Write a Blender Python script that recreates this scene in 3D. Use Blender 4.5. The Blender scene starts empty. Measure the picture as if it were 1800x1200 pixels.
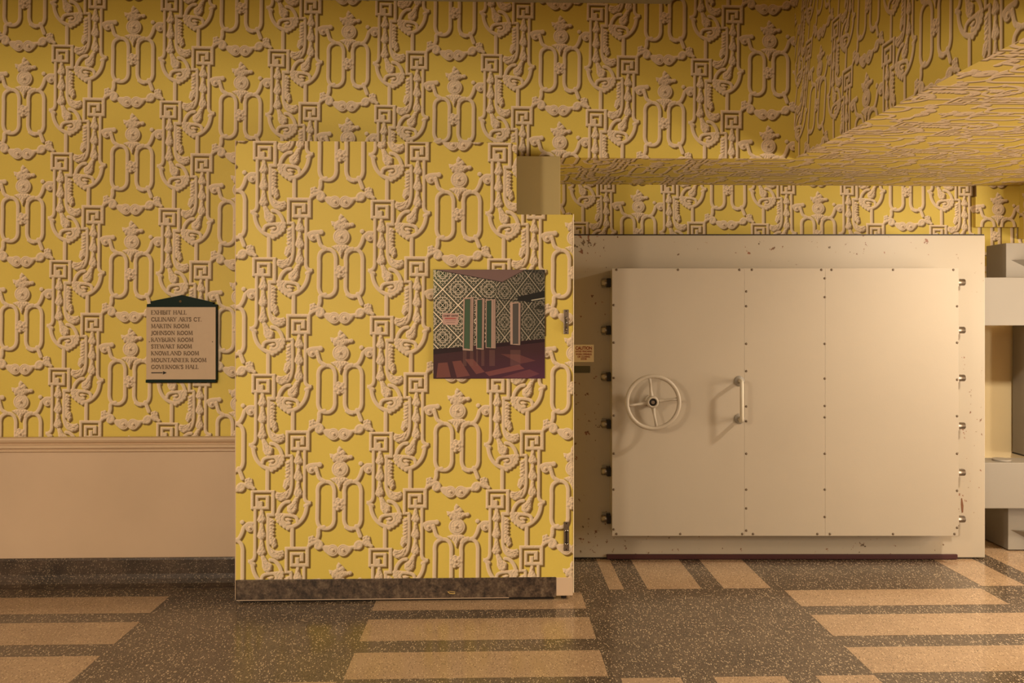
import bpy, bmesh, math
import numpy as np
from mathutils import Vector, Matrix, Euler

# ---------------------------------------------------------------- camera, light, exposure
S = bpy.context.scene
COL = S.collection
F = 1480.0                         # focal length in pixels of the 1800 x 1200 frame
TH = math.atan(44 / F)             # the camera is turned a little to the right of square
CT, ST = math.cos(TH), math.sin(TH)
EYE = 1.5
cd = bpy.data.cameras.new('camera'); cam = bpy.data.objects.new('camera', cd); COL.objects.link(cam)
cd.sensor_width = 36; cd.lens = 36 * F / 1800
cd.shift_x = (900 - 910) / 1800; cd.shift_y = (560 - 600) / 1800
cam.location = (0, 0, EYE); cam.rotation_euler = (math.pi / 2, 0, -TH)
S.camera = cam
S.view_settings.view_transform = 'Standard'; S.view_settings.look = 'None'
S.view_settings.gamma = 1; S.view_settings.use_curve_mapping = False
S.view_settings.exposure = 0.2
w = bpy.data.worlds.new('world'); S.world = w; w.use_nodes = True
w.node_tree.nodes['Background'].inputs[0].default_value = (1.0, .72, .42, 1)
w.node_tree.nodes['Background'].inputs[1].default_value = 0.05

def lamp(name, loc, power, radius, color=(1.0, .66, .34)):
    l = bpy.data.lights.new(name, 'POINT'); l.energy = power; l.shadow_soft_size = radius; l.color = color
    o = bpy.data.objects.new(name, l); o.location = loc; COL.objects.link(o); return o
def panel_light(name, loc, sx, sy, power, color=(1.0, .66, .34)):
    l = bpy.data.lights.new(name, 'AREA'); l.shape = 'RECTANGLE'; l.size = sx; l.size_y = sy; l.energy = power; l.color = color
    o = bpy.data.objects.new(name, l); o.location = loc; COL.objects.link(o); return o
WARM = (1.0, .855, .67)
lamp('globe_lamp', (-1.9, .8, 2.02), 175, .20, WARM)
lamp('globe_lamp', (-3.8, .2, 2.0), 42, .16, WARM)
panel_light('recess_lamp', (3.0, 3.85, 2.41), .16, .16, 52, (1.0, .88, .72))
lamp('hall_lamp', (4.6, 2.9, 1.6), 56, .10, (1.0, .875, .70))
panel_light('ceiling_light', (-.6, -1.2, 2.40), 1.2, .6, 65, WARM)
g = panel_light('soffit_fill', (5.9, 2.6, 1.1), 1.9, 2.2, 150, (1.0, .87, .70)); g.rotation_euler = (0, math.pi / 2, 0)  # unseen fill light added at the right to brighten soffit and floor
# ---------------------------------------------------------------- wallpaper print (drawn in code)

TILE_W, TILE_H = 2048, 1024            # tile = two columns x one drop
COLP, DROP = 206.0, 205.0      # in pattern units
PSX, PSY = TILE_W / (2 * COLP), TILE_H / DROP
OX, OY = 599.0, 418.0          # origin of the pattern units: middle of the medallion

class Painter:
    """height field painter with wrap-around; y runs down"""
    def __init__(s):
        s.H = np.zeros((TILE_H, TILE_W), np.float32)
        s.M = np.zeros((TILE_H, TILE_W), np.float32)
    def _box(s, x0, y0, x1, y1):
        i0, i1 = int(np.floor(x0 * PSX)), int(np.ceil(x1 * PSX))
        j0, j1 = int(np.floor(y0 * PSY)), int(np.ceil(y1 * PSY))
        ii = np.arange(i0, i1 + 1); jj = np.arange(j0, j1 + 1)
        X, Y = np.meshgrid((ii + .5) / PSX, (jj + .5) / PSY)
        return ii % TILE_W, jj % TILE_H, X.astype(np.float32), Y.astype(np.float32)
    def _put(s, ii, jj, d, h):
        """d = signed distance (inside negative), h = height"""
        m = np.clip(.5 - d * PSX, 0, 1)
        ix = np.ix_(jj, ii)
        s.M[ix] = np.maximum(s.M[ix], m)
        s.H[ix] = np.maximum(s.H[ix], np.where(d < .15, h, 0))
    def stroke(s, pts, w, z=1.0, smooth=True, taper=None, cut=False):
        P = np.array(pts, float)
        if smooth and len(P) > 2:
            Q = [P[0]]
            E = np.vstack([2 * P[0] - P[1], P, 2 * P[-1] - P[-2]])
            for k in range(1, len(E) - 2):
                for t in np.linspace(0, 1, 7)[1:]:
                    a, b, c, d = E[k - 1], E[k], E[k + 1], E[k + 2]
                    Q.append(.5 * (2 * b + (c - a) * t + (2 * a - 5 * b + 4 * c - d) * t * t + (3 * b - a - 3 * c + d) * t ** 3))
            P = np.array(Q)
        n = len(P) - 1
        W = np.linspace(w, w if taper is None else taper, n + 1)
        m = max(w, taper or w) + 1
        ii, jj, X, Y = s._box(P[:, 0].min() - m, P[:, 1].min() - m, P[:, 0].max() + m, P[:, 1].max() + m)
        best = np.full(X.shape, 1e3, np.float32); r = np.full(X.shape, w, np.float32)
        for k in range(n):
            ax, ay = P[k]; bx, by = P[k + 1]; dx, dy = bx - ax, by - ay
            L = dx * dx + dy * dy + 1e-9
            t = np.clip(((X - ax) * dx + (Y - ay) * dy) / L, 0, 1)
            d = np.hypot(X - ax - t * dx, Y - ay - t * dy)
            ww = W[k] + (W[k + 1] - W[k]) * t
            e = d - ww
            u = e < best
            best = np.where(u, e, best); r = np.where(u, ww, r)
        if cut:                                    # an engraved groove
            ix = np.ix_(jj, ii)
            s.H[ix] -= z * np.clip(-best / r, 0, 1)
            return
        q = np.clip(-best / r, 0, 1)               # 0 at rim, 1 on the axis
        s._put(ii, jj, best, z * (.45 + .55 * np.sqrt(np.clip(1 - (1 - q) ** 2, 0, 1))))
    def rect(s, x0, y0, x1, y1, z=1.0):
        ii, jj, X, Y = s._box(x0 - 1, y0 - 1, x1 + 1, y1 + 1)
        cx, cy, hx, hy = (x0 + x1) / 2, (y0 + y1) / 2, (x1 - x0) / 2, (y1 - y0) / 2
        d = np.maximum(abs(X - cx) - hx, abs(Y - cy) - hy)
        s._put(ii, jj, d, z * (.7 + .3 * np.clip(-d / 1.6, 0, 1)))
    def disc(s, x, y, r, z=1.2, ring=(), ry=None, petals=0):
        ry = ry or r
        ii, jj, X, Y = s._box(x - r - 2, y - ry - 2, x + r + 2, y + ry + 2)
        dx, dy = (X - x), (Y - y) * r / ry
        d = np.hypot(dx, dy)
        rr = r
        if petals:
            rr = r * (.9 + .1 * np.cos(petals * np.arctan2(dy, dx)))
        e = d - rr
        h = z * (.5 + .5 * np.sqrt(np.clip(1 - (d / rr) ** 2, 0, 1)))
        for q in ring:
            h = h - .35 * np.exp(-((d - q) / .55) ** 2)
        if petals:
            h = h + .18 * np.cos(petals * np.arctan2(dy, dx)) * np.clip(d / rr, 0, 1)
        s._put(ii, jj, e, h)
    def poly(s, pts, z=1.1, veins=0, ang=0.0):
        P = np.array(pts, float)
        ii, jj, X, Y = s._box(P[:, 0].min() - 2, P[:, 1].min() - 2, P[:, 0].max() + 2, P[:, 1].max() + 2)
        ins = np.zeros(X.shape, bool); best = np.full(X.shape, 1e3, np.float32)
        n = len(P)
        for k in range(n):
            ax, ay = P[k]; bx, by = P[(k + 1) % n]
            c = ((ay > Y) != (by > Y)) & (X < (bx - ax) * (Y - ay) / (by - ay + 1e-9) + ax)
            ins ^= c
            dx, dy = bx - ax, by - ay; L = dx * dx + dy * dy + 1e-9
            t = np.clip(((X - ax) * dx + (Y - ay) * dy) / L, 0, 1)
            best = np.minimum(best, np.hypot(X - ax - t * dx, Y - ay - t * dy))
        e = np.where(ins, -best, best) - .4
        h = z * (.5 + .5 * np.clip(-e / 3.0, 0, 1))
        if veins:
            u = X * np.cos(ang) + Y * np.sin(ang)
            h = h + .13 * np.cos(u * veins * .8 + 1.3 * np.sin(Y * .75) + .8 * np.sin(X * .9 + Y * .4))
        s._put(ii, jj, e, h)

def zc(x0, y0, k):                 # coordinates read on an enlargement -> pattern units
    return lambda L: [(x0 + a / k - OX, y0 + b / k - OY) for a, b in L]

def paint_wallpaper():
    p = Painter()
    Z1 = zc(640, 345, 12); Z2 = zc(640, 430, 12); Z3 = zc(480, 350, 12); Z4 = zc(550, 370, 12)
    Z5 = zc(540, 520, 15); Z6 = zc(505, 345, 5.454)
    AX = 598.0 - OX                # mirror axis of the pilasters
    for col in (0, 1):
        ox, oy = col * COLP + 103, col * DROP / 2 + 70
        def T(L, f, mir=False):
            L = f(L)
            if mir: L = [(2 * AX - a, b) for a, b in L]
            return [(a + ox, b + oy) for a, b in L]
        # --- elongated loops (the H)
        for cx in (385, 640):
            R = [(cx + a, b) for a, b in ((-80, 640), (-81, 590), (-68, 545), (-30, 516), (-8, 512), (30, 516), (64, 545), (78, 590), (79, 640),
                 (79, 735), (79, 840), (78, 885), (64, 928), (30, 957), (-4, 962), (-36, 957), (-68, 928), (-81, 885), (-82, 840), (-81, 735), (-80, 635))]
            p.stroke(T(R, Z6), 3.35, .9)
        # upper strands with their knobs
        p.stroke(T([(100, 540), (125, 640), (170, 750), (270, 815)], Z4), 3.4, 1.15)
        p.stroke(T([(700, 890), (740, 830), (830, 810)], Z4), 3.3, 1.15)
        p.stroke(T([(1060, 560), (1020, 690), (960, 790), (900, 820)], Z4), 3.4, 1.0)
        p.stroke(T([(190, 375), (240, 352), (318, 345)], Z6), 3.6, 1.0)
        p.disc(*T([(322, 347)], Z6)[0], 4.6, 1.1)
        p.disc(*T([(243, 393)], Z6)[0], 7.6, 1.25, ring=(4.6,))
        for q_ in ((243, 391), (786, 393)): p.disc(*T([q_], Z6)[0], 1.8, 2.0)
        p.stroke(T([(735, 378), (770, 352), (812, 350)], Z6), 3.0, 1.0)
        p.disc(*T([(786, 395)], Z6)[0], 7.4, 1.25, ring=(4.6,))
        p.disc(*T([(786, 393)], Z6)[0], 1.8, 2.0)
        p.disc(*T([(506, 722)], Z6)[0], 2.6, 1.95)
        p.disc(*T([(714, 338)], Z6)[0], 3.9, 1.1)
        # lower strands, rosettes, swag of two volutes
        p.stroke(T([(480, -20), (350, 30), (340, 180), (290, 330)], Z5), 3.5, 1.1)
        p.stroke(T([(1330, -40), (1390, 100), (1440, 230)], Z5), 3.5, 1.1)
        p.stroke(T([(1050, -10), (1130, 40), (1210, 55)], Z5), 2.6, 1.1)
        for cx, cy in ((165, 305), (1590, 310)):
            p.disc(*T([(cx, cy)], Z5)[0], 7.2, 1.25, ring=(3.2,), petals=5)
        p.stroke(T([(90, 480), (150, 430), (250, 390), (330, 350), (400, 390), (420, 470), (350, 540), (280, 500), (300, 420)], Z5), 3.2, 1.2)
        p.stroke(T([(1730, 490), (1620, 430), (1500, 400), (1400, 380), (1330, 430), (1320, 510), (1400, 540), (1460, 480), (1400, 430)], Z5), 3.2, 1.2)
        p.poly(T([(250, 400), (400, 400), (450, 500), (420, 560), (330, 580), (240, 520)], Z5), 1.0)
        p.poly(T([(1480, 400), (1330, 400), (1260, 500), (1280, 580), (1400, 570), (1490, 500)], Z5), 1.0)
        p.poly(T([(80, 370), (220, 380), (230, 440), (120, 500), (60, 480)], Z5), 1.0)
        p.poly(T([(1500, 380), (1680, 230), (1700, 340), (1730, 480), (1600, 500), (1500, 450)], Z5), 1.0)
        p.poly(T([(380, 430), (470, 465), (600, 470), (720, 460), (720, 745), (610, 715), (520, 640), (455, 560), (380, 550)], Z5), .95)
        p.poly(T([(1320, 450), (1240, 480), (1140, 490), (1000, 460), (1000, 745), (1100, 712), (1180, 640), (1230, 560), (1320, 550)], Z5), .95)
        for cx in (715, 990):
            p.disc(*T([(cx, 600)], Z5)[0], 10.6, 1.25, ring=(7.6, 4.6))
            p.disc(*T([(cx + 5, 595)], Z5)[0], 1.9, 2.0)
        # medallion, flame, bird's beak scroll, pendant leaf, lower rosette
        p.poly(T([(580, 75), (640, 130), (610, 200), (540, 200), (540, 140)], Z4), 1.1)
        p.poly(T([(610, 170), (660, 150), (715, 215), (690, 260), (600, 270), (550, 230)], Z4), 1.2, 1.2, .5)
        p.poly(T([(380, 235), (470, 250), (540, 210), (600, 250), (640, 290), (620, 400), (540, 420), (450, 400), (450, 340), (400, 320)], Z4), 1.05, 1.3, 1.0)
        p.poly(T([(620, 260), (700, 250), (760, 275), (820, 265), (850, 300), (820, 345), (750, 345), (700, 390), (620, 400)], Z4), 1.15, 1.0, 0)
        for a_, b_, r_ in ((640, 305, 4.6), (655, 205, 3.4), (560, 240, 3.4), (500, 300, 3.6), (560, 340, 4.2), (822, 300, 3.4), (590, 130, 2.8), (470, 355, 3.0), (620, 375, 3.4)):
            p.disc(*T([(a_, b_)], Z4)[0], r_, 1.45, ring=(r_ * .45,))
        p.poly(T([(390, 770), (500, 730), (690, 730), (770, 770), (700, 830), (640, 860), (585, 1000), (530, 880), (480, 830)], Z4), 1.25, 1.6, 0)
        p.disc(*T([(598, 560)], Z4)[0], 14.6, 1.35, ring=(11.4,), petals=0)
        p.disc(*T([(590, 560)], Z4)[0], 8.8, 1.5, ring=(), petals=6)
        p.disc(*T([(578, 550)], Z4)[0], 3.0, 2.2)
        p.disc(*T([(508, 728)], Z6)[0], 12.0, 1.35, ring=(8.0, 3.0), petals=7)
        # --- pilasters, once plain and once mirrored
        for mir in (False, True):
            t = lambda L, f: T(L, f, mir)
            xa, xb = sorted((t([(185, 0)], Z1)[0][0], t([(250, 0)], Z1)[0][0]))
            y0, y1 = t([(0, 440)], Z1)[0][1], t([(0, 380)], Z2)[0][1]
            p.rect(xa, y0, xb, y1, .95)
            p.stroke(t([(217, 350), (217, 430), (190, 510), (110, 560)], Z2), 3.0, .95)
            p.poly(t([(80, 515), (150, 540), (230, 590), (230, 640), (150, 650), (100, 590)], Z2), 1.05)
            p.stroke(t([(170, 640), (195, 760), (250, 880), (340, 980), (440, 1040), (540, 1060)], Z2), 3.4, 1.0)
            p.stroke(t([(540, 525), (620, 540), (690, 600), (745, 690), (770, 790), (765, 880), (715, 970), (620, 1040), (540, 1070)], Z2), 3.3, 1.0)
            for a, b in ((790, 800), (785, 870), (760, 940), (700, 1000), (630, 1050), (560, 1090)):
                p.disc(*t([(a, b)], Z2)[0], 3.6, 1.1)
            p.poly(t([(600, 780), (760, 760), (790, 880), (700, 1000), (560, 1080), (560, 1000), (680, 960), (700, 860)], Z2), 1.0, 1.7, .4)
            p.stroke(t([(360, 940), (380, 870), (440, 830), (530, 815), (620, 815), (670, 870), (660, 940), (600, 985), (530, 980)], Z2), 3.0, 1.1)
            p.poly(t([(480, 900), (560, 870), (620, 880), (600, 930), (540, 950)], Z2), 1.3)
            p.stroke(t([(470, 1090), (470, 1500)], Z2), 3.4, .85, smooth=False)
            # outer rail curling out into a leaf cup
            p.stroke(t([(490, 590), (490, 830)], Z1), 2.9, .95, smooth=False)
            p.stroke(t([(487, 820), (487, 1100), (492, 1220), (520, 1360), (590, 1460), (680, 1490)], Z1), 2.9, .95)
            p.poly(t([(530, 240), (590, 300), (650, 330), (720, 340), (800, 320), (828, 380), (815, 450), (760, 495), (690, 515), (610, 470), (555, 390)], Z2), 1.2, 1.5, 1.1)
            for pts in (((600, 330), (660, 400), (760, 430)), ((620, 310), (700, 370), (790, 380))):
                p.stroke(t(pts, Z2), .9, .5, cut=True)
            # fringe of little leaves
            for k in range(7):
                yy = 660 + k * 72
                p.poly(t([(515, yy), (570, yy + 10), (628 - 8 * (k % 2), yy + 55), (600, yy + 95), (515, yy + 90)], Z1), 1.1 + .1 * (k % 2), 1.8, .9)
            p.poly(t([(520, 60), (640, 60), (670, 200), (640, 250), (600, 275), (560, 200), (525, 190)], Z2), 1.15, 1.6, .3)
            # drop of bell flowers
            for f, yt, yb in ((Z1, 490, 770), (Z1, 780, 1120), (Z2, 110, 440)):
                h = yb - yt
                p.poly(t([(325, yt), (380, yt), (400, yt + .35 * h), (432, yt + .62 * h), (440, yt + .78 * h), (395, yt + .93 * h), (350, yb),
                          (300, yt + .93 * h), (262, yt + .78 * h), (280, yt + .58 * h), (310, yt + .35 * h)], f), 1.2, 1.5, 0)
                p.disc(*t([(350, yt + .74 * h)], f)[0], 3.6, 1.45)
            p.stroke(t([(350, 470), (350, 1140)], Z1), 2.6, .8, smooth=False)
            p.poly(t([(340, 430), (410, 430), (490, 560), (575, 620), (575, 730), (500, 800), (420, 760), (375, 680), (370, 560)], Z2), 1.25, 1.4, -.7)
            p.stroke(t([(400, 570), (450, 650), (500, 700)], Z2), 1.0, .5, cut=True)
        # --- fret keys (the two differ)
        def bars(f, L, z):
            for x0, y0, x1, y1 in L:
                (a, b), (c, d) = T([(x0, y0), (x1, y1)], f)
                p.rect(a, b, c, d, z)
        bars(Z3, [(290, -22, 355, 545), (290, -22, 800, 45), (722, -22, 800, 405), (400, 330, 800, 405), (400, 95, 465, 400), (400, 95, 690, 160),
                  (605, 95, 688, 290), (515, 207, 595, 400), (290, 485, 440, 545)], 1.1)
        bars(Z1, [(125, 72, 187, 475), (125, 72, 628, 128), (553, 72, 628, 630), (125, 412, 512, 478), (438, 178, 512, 478), (222, 178, 512, 240),
                  (222, 178, 288, 478), (222, 300, 375, 478), (450, 555, 628, 630)], 1.1)
    H, M = p.H, np.clip(p.M, 0, 1)
    rng = np.random.default_rng(3)
    def blur(A, r):
        for ax in (0, 1):
            acc = np.zeros_like(A); k = np.exp(-.5 * (np.arange(-3 * r, 3 * r + 1) / r) ** 2); k /= k.sum()
            for q, w in zip(range(-3 * r, 3 * r + 1), k): acc += w * np.roll(A, q, ax)
            A = acc
        return A
    grain = blur(rng.standard_normal(H.shape).astype(np.float32), 3); grain /= grain.std()
    Hs = blur(np.where(M > .5, H + grain * .10 * np.clip(H - .95, 0, .4) / .4, 0), 2)
    gx = np.roll(Hs, -2, 1) - np.roll(Hs, 2, 1); gy = np.roll(Hs, -2, 0) - np.roll(Hs, 2, 0)
    relief = np.clip((gx + gy) * 2.3, -.85, .45)             # printed light from the upper left
    # printed cast shadow: towards the lower right
    S = np.zeros_like(H)
    n = 15
    for k in range(1, n + 1):
        s1 = np.roll(np.roll(H * (M > .5), k, 1), k, 0)
        S = np.maximum(S, np.clip((s1 - H * (M > .5) - .42 * k / n) * 4, 0, 1))
    S = blur(S, 2)
    yellow = np.array([.72, .555, .11]); cream = np.array([.735, .575, .40]); brown = np.array([.17, .095, .022])
    cs = np.array([.26, .155, .07])
    g = yellow[None, None] * (1 - S[..., None]) + brown * S[..., None]
    c = cream[None, None] * (1 + .55 * relief[..., None])
    c = c * (1 - .85 * S[..., None]) + cs * (.85 * S[..., None])
    mm = blur(M, 1)[..., None]
    out = g * (1 - mm) + c * mm
    return np.clip(out, 0, 1).astype(np.float32), mm[..., 0]
# ---------------------------------------------------------------- helpers
def ray(x, y):
    a = (x - 910) / F; b = -(y - 560) / F
    return Vector((a * CT + ST, -a * ST + CT, b))
def onY(x, y, Y):                  # where a sight line of the survey meets a plane of the building
    r = ray(x, y); t = Y / r.y; return Vector((r.x * t, Y, EYE + r.z * t))
def onX(x, y, X):
    r = ray(x, y); t = X / r.x; return Vector((X, r.y * t, EYE + r.z * t))

def put(name, me, parent=None, mats=(), smooth=False):
    o = bpy.data.objects.new(name, me); COL.objects.link(o)
    for m in (mats if isinstance(mats, (list, tuple)) else [mats]): me.materials.append(m)
    if smooth:
        for p in me.polygons: p.use_smooth = True
    if parent: o.parent = parent
    return o
def build(name, bm, mats, parent=None, smooth=False):
    me = bpy.data.meshes.new(name)
    bmesh.ops.recalc_face_normals(bm, faces=bm.faces)
    bm.to_mesh(me); bm.free()
    return put(name, me, parent, mats, smooth)
def box(bm, x0, y0, z0, x1, y1, z1, bev=0.0, seg=2, mi=0):
    b2 = bmesh.new()
    vs = [b2.verts.new((x, y, z)) for x in (x0, x1) for y in (y0, y1) for z in (z0, z1)]
    for f in ((0, 1, 3, 2), (4, 6, 7, 5), (0, 4, 5, 1), (2, 3, 7, 6), (0, 2, 6, 4), (1, 5, 7, 3)):
        b2.faces.new([vs[i] for i in f])
    bmesh.ops.recalc_face_normals(b2, faces=b2.faces)
    if bev: bmesh.ops.bevel(b2, geom=b2.edges[:], offset=bev, segments=seg, profile=.6, affect='EDGES')
    merge(bm, b2, mi)
def merge(bm, b2, mi=0):
    m = {}
    for v in b2.verts: m[v] = bm.verts.new(v.co)
    for f in b2.faces:
        try:
            n = bm.faces.new([m[v] for v in f.verts]); n.material_index = mi; n.smooth = f.smooth
        except ValueError: pass
    b2.free()
def cyl(bm, a, b, r, r2=None, seg=20, cap=True):
    a, b = Vector(a), Vector(b); r2 = r if r2 is None else r2
    q = (b - a).to_track_quat('Z', 'Y')
    A = [bm.verts.new(a + q @ Vector((r * math.cos(t), r * math.sin(t), 0))) for t in [2 * math.pi * k / seg for k in range(seg)]]
    B = [bm.verts.new(b + q @ Vector((r2 * math.cos(t), r2 * math.sin(t), 0))) for t in [2 * math.pi * k / seg for k in range(seg)]]
    for k in range(seg):
        f = bm.faces.new((A[k], A[(k + 1) % seg], B[(k + 1) % seg], B[k])); f.smooth = True
    if cap: bm.faces.new(A[::-1]); bm.faces.new(B)
def tube(bm, pts, r, seg=14):
    pts = [Vector(p) for p in pts]; rings = []
    for i, p in enumerate(pts):
        d = (pts[min(i + 1, len(pts) - 1)] - pts[max(i - 1, 0)]).normalized()
        q = d.to_track_quat('Z', 'X')
        rr = r[i] if isinstance(r, (list, tuple)) else r
        rings.append([bm.verts.new(p + q @ Vector((rr * math.cos(2 * math.pi * k / seg), rr * math.sin(2 * math.pi * k / seg), 0))) for k in range(seg)])
    for A, B in zip(rings, rings[1:]):
        # match the rings by the smallest twist
        off = min(range(seg), key=lambda s: (A[0].co - B[s].co).length)
        for k in range(seg):
            f = bm.faces.new((A[k], A[(k + 1) % seg], B[(k + 1 + off) % seg], B[(k + off) % seg])); f.smooth = True
        B[:] = B[off:] + B[:off]
    bm.faces.new(rings[0][::-1]); bm.faces.new(rings[-1])
def lathe(bm, prof, c, axis=(0, -1, 0), seg=40):     # prof: (radius, distance along the axis)
    c = Vector(c); q = Vector(axis).to_track_quat('Z', 'X'); rings = []
    for r, h in prof:
        rings.append([bm.verts.new(c + q @ Vector((max(r, 1e-5) * math.cos(2 * math.pi * k / seg), max(r, 1e-5) * math.sin(2 * math.pi * k / seg), h))) for k in range(seg)])
    for A, B in zip(rings, rings[1:]):
        for k in range(seg):
            f = bm.faces.new((A[k], A[(k + 1) % seg], B[(k + 1) % seg], B[k])); f.smooth = True
def prism(bm, poly, fn0, fn1):                       # poly 2D -> two 3D copies joined
    A = [bm.verts.new(fn0(*p)) for p in poly]; B = [bm.verts.new(fn1(*p)) for p in poly]
    bm.faces.new(A); bm.faces.new(B[::-1])
    for k in range(len(A)): bm.faces.new((A[k], B[k], B[(k + 1) % len(A)], A[(k + 1) % len(A)]))
def empty(name, loc, rz=0):
    o = bpy.data.objects.new(name, None); o.location = loc; o.rotation_euler = (0, 0, rz); o.empty_display_size = .1
    COL.objects.link(o); return o
def tag(o, label, cat, group=None):
    o['label'] = label; o['category'] = cat
    if group: o['group'] = group
    return o
def struct(o): o['kind'] = 'structure'; return o

# ---------------------------------------------------------------- materials
class N:
    def __init__(s, name):
        s.m = bpy.data.materials.new(name); s.m.use_nodes = True; s.t = s.m.node_tree
        s.b = s.t.nodes['Principled BSDF']
    def n(s, kind, **kw):
        o = s.t.nodes.new(kind)
        for k, v in kw.items():
            if k.startswith('i_'):
                key = k[2:]; o.inputs[int(key) if key.isdigit() else key].default_value = v
            else: setattr(o, k, v)
        return o
    def l(s, a, b): s.t.links.new(a, b)
    def coord(s, kind='Object', scale=None):
        c = s.n('ShaderNodeTexCoord').outputs[kind]
        if scale:
            m = s.n('ShaderNodeMapping'); m.inputs['Scale'].default_value = scale; s.l(c, m.inputs[0]); c = m.outputs[0]
        return c
    def ramp(s, fac, stops):
        r = s.n('ShaderNodeValToRGB'); e = r.color_ramp.elements
        while len(e) < len(stops): e.new(.5)
        for k, (p, c) in enumerate(stops): e[k].position = p; e[k].color = (*c, 1)
        s.l(fac, r.inputs[0]); return r.outputs[0]
    def noise(s, vec, scale, detail=3, rough=.5):
        o = s.n('ShaderNodeTexNoise'); o.inputs['Scale'].default_value = scale; o.inputs['Detail'].default_value = detail
        o.inputs['Roughness'].default_value = rough; s.l(vec, o.inputs['Vector']); return o.outputs['Fac']
    def mix(s, fac, a, b):
        o = s.n('ShaderNodeMix', data_type='RGBA')
        for sock, v in ((o.inputs[0], fac), (o.inputs[6], a), (o.inputs[7], b)):
            if hasattr(v, 'is_output') or isinstance(v, bpy.types.NodeSocket): s.l(v, sock)
            else: sock.default_value = v if not isinstance(v, tuple) else (*v, 1)
        return o.outputs[2]
    def math(s, op, a, b=0.0, clamp=False):
        o = s.n('ShaderNodeMath', operation=op, use_clamp=clamp)
        for k, v in ((0, a), (1, b)):
            if isinstance(v, bpy.types.NodeSocket): s.l(v, o.inputs[k])
            else: o.inputs[k].default_value = v
        return o.outputs[0]
    def bump(s, h, strength=.2, dist=.002):
        o = s.n('ShaderNodeBump'); o.inputs['Strength'].default_value = strength; o.inputs['Distance'].default_value = dist
        s.l(h, o.inputs['Height']); s.l(o.outputs[0], s.b.inputs['Normal'])
    def set(s, color=None, rough=.6, metal=0.0, spec=.5, coat=0.0):
        if color is not None:
            if isinstance(color, tuple): s.b.inputs['Base Color'].default_value = (*color, 1)
            else: s.l(color, s.b.inputs['Base Color'])
        s.b.inputs['Roughness'].default_value = rough; s.b.inputs['Metallic'].default_value = metal
        s.b.inputs['Specular IOR Level'].default_value = spec; s.b.inputs['Coat Weight'].default_value = coat
        return s.m
def paint(name, c, rough=.55, var=.06, bumpy=.15, spec=.4):
    a = N(name); v = a.coord()
    f = a.noise(v, 1.7, 4)
    col = a.ramp(f, [(.3, tuple(x * (1 - var) for x in c)), (.7, tuple(min(1, x * (1 + var)) for x in c))])
    a.bump(a.noise(v, 160, 3), bumpy, .001)
    return a.set(col, rough, spec=spec)
def metal(name, c, rough=.3):
    a = N(name); v = a.coord(); f = a.noise(v, 60, 3)
    col = a.ramp(f, [(.3, tuple(x * .85 for x in c)), (.7, c)])
    return a.set(col, rough, 1.0)
def flat(name, c, rough=.6, spec=.3):
    a = N(name); v = a.coord(); f = a.noise(v, 40, 2)
    return a.set(a.ramp(f, [(.2, tuple(x * .95 for x in c)), (.8, c)]), rough, spec=spec)

def drawn_image(name, A):                            # A: rows from the top, linear RGB, painted above in code
    h, w_ = A.shape[:2]
    A = np.clip(A, 0, 1); A = np.where(A < .0031308, A * 12.92, 1.055 * np.power(np.maximum(A, 1e-6), 1 / 2.4) - .055)
    im = bpy.data.images.new(name, w_, h)
    buf = np.ones((h, w_, 4), np.float32); buf[..., :3] = A[::-1]
    im.pixels.foreach_set(buf.ravel()); im.update(); im.pack()
    return im
WPA, WPM = paint_wallpaper()
WPI = drawn_image('wallpaper_print', WPA); del WPA
def wallpaper_mat(name):
    a = N(name)
    t = a.n('ShaderNodeTexImage', interpolation='Cubic'); t.image = WPI
    a.l(a.coord('UV'), t.inputs[0])
    v = a.coord('Object')
    weave = a.noise(v, 420, 2)
    g = a.ramp(weave, [(.3, (.93, .93, .93)), (.7, (1, 1, 1))])
    o = a.n('ShaderNodeMix', data_type='RGBA', blend_type='MULTIPLY'); o.inputs[0].default_value = 1
    a.l(t.outputs[0], o.inputs[6]); a.l(g, o.inputs[7])
    blot = a.ramp(a.noise(v, 2.2, 3), [(.3, (.94, .93, .90)), (.7, (1, 1, 1))])
    o2 = a.n('ShaderNodeMix', data_type='RGBA', blend_type='MULTIPLY'); o2.inputs[0].default_value = 1
    a.l(o.outputs[2], o2.inputs[6]); a.l(blot, o2.inputs[7])
    a.bump(weave, .12, .0006)
    return a.set(o2.outputs[2], .55, spec=.3)
WALLP = wallpaper_mat('wallpaper')
CREAM = paint('cream_paint', (.60, .44, .30), .6)
TAN = paint('tan_paint', (.50, .385, .165), .6)
LITCREAM = paint('pale_yellow_paint', (.80, .62, .34), .6)
CEIL = paint('grey_ceiling_paint', (.36, .34, .24), .7)
RAIL = paint('rail_paint', (.64, .47, .31), .4, .03)

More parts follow.
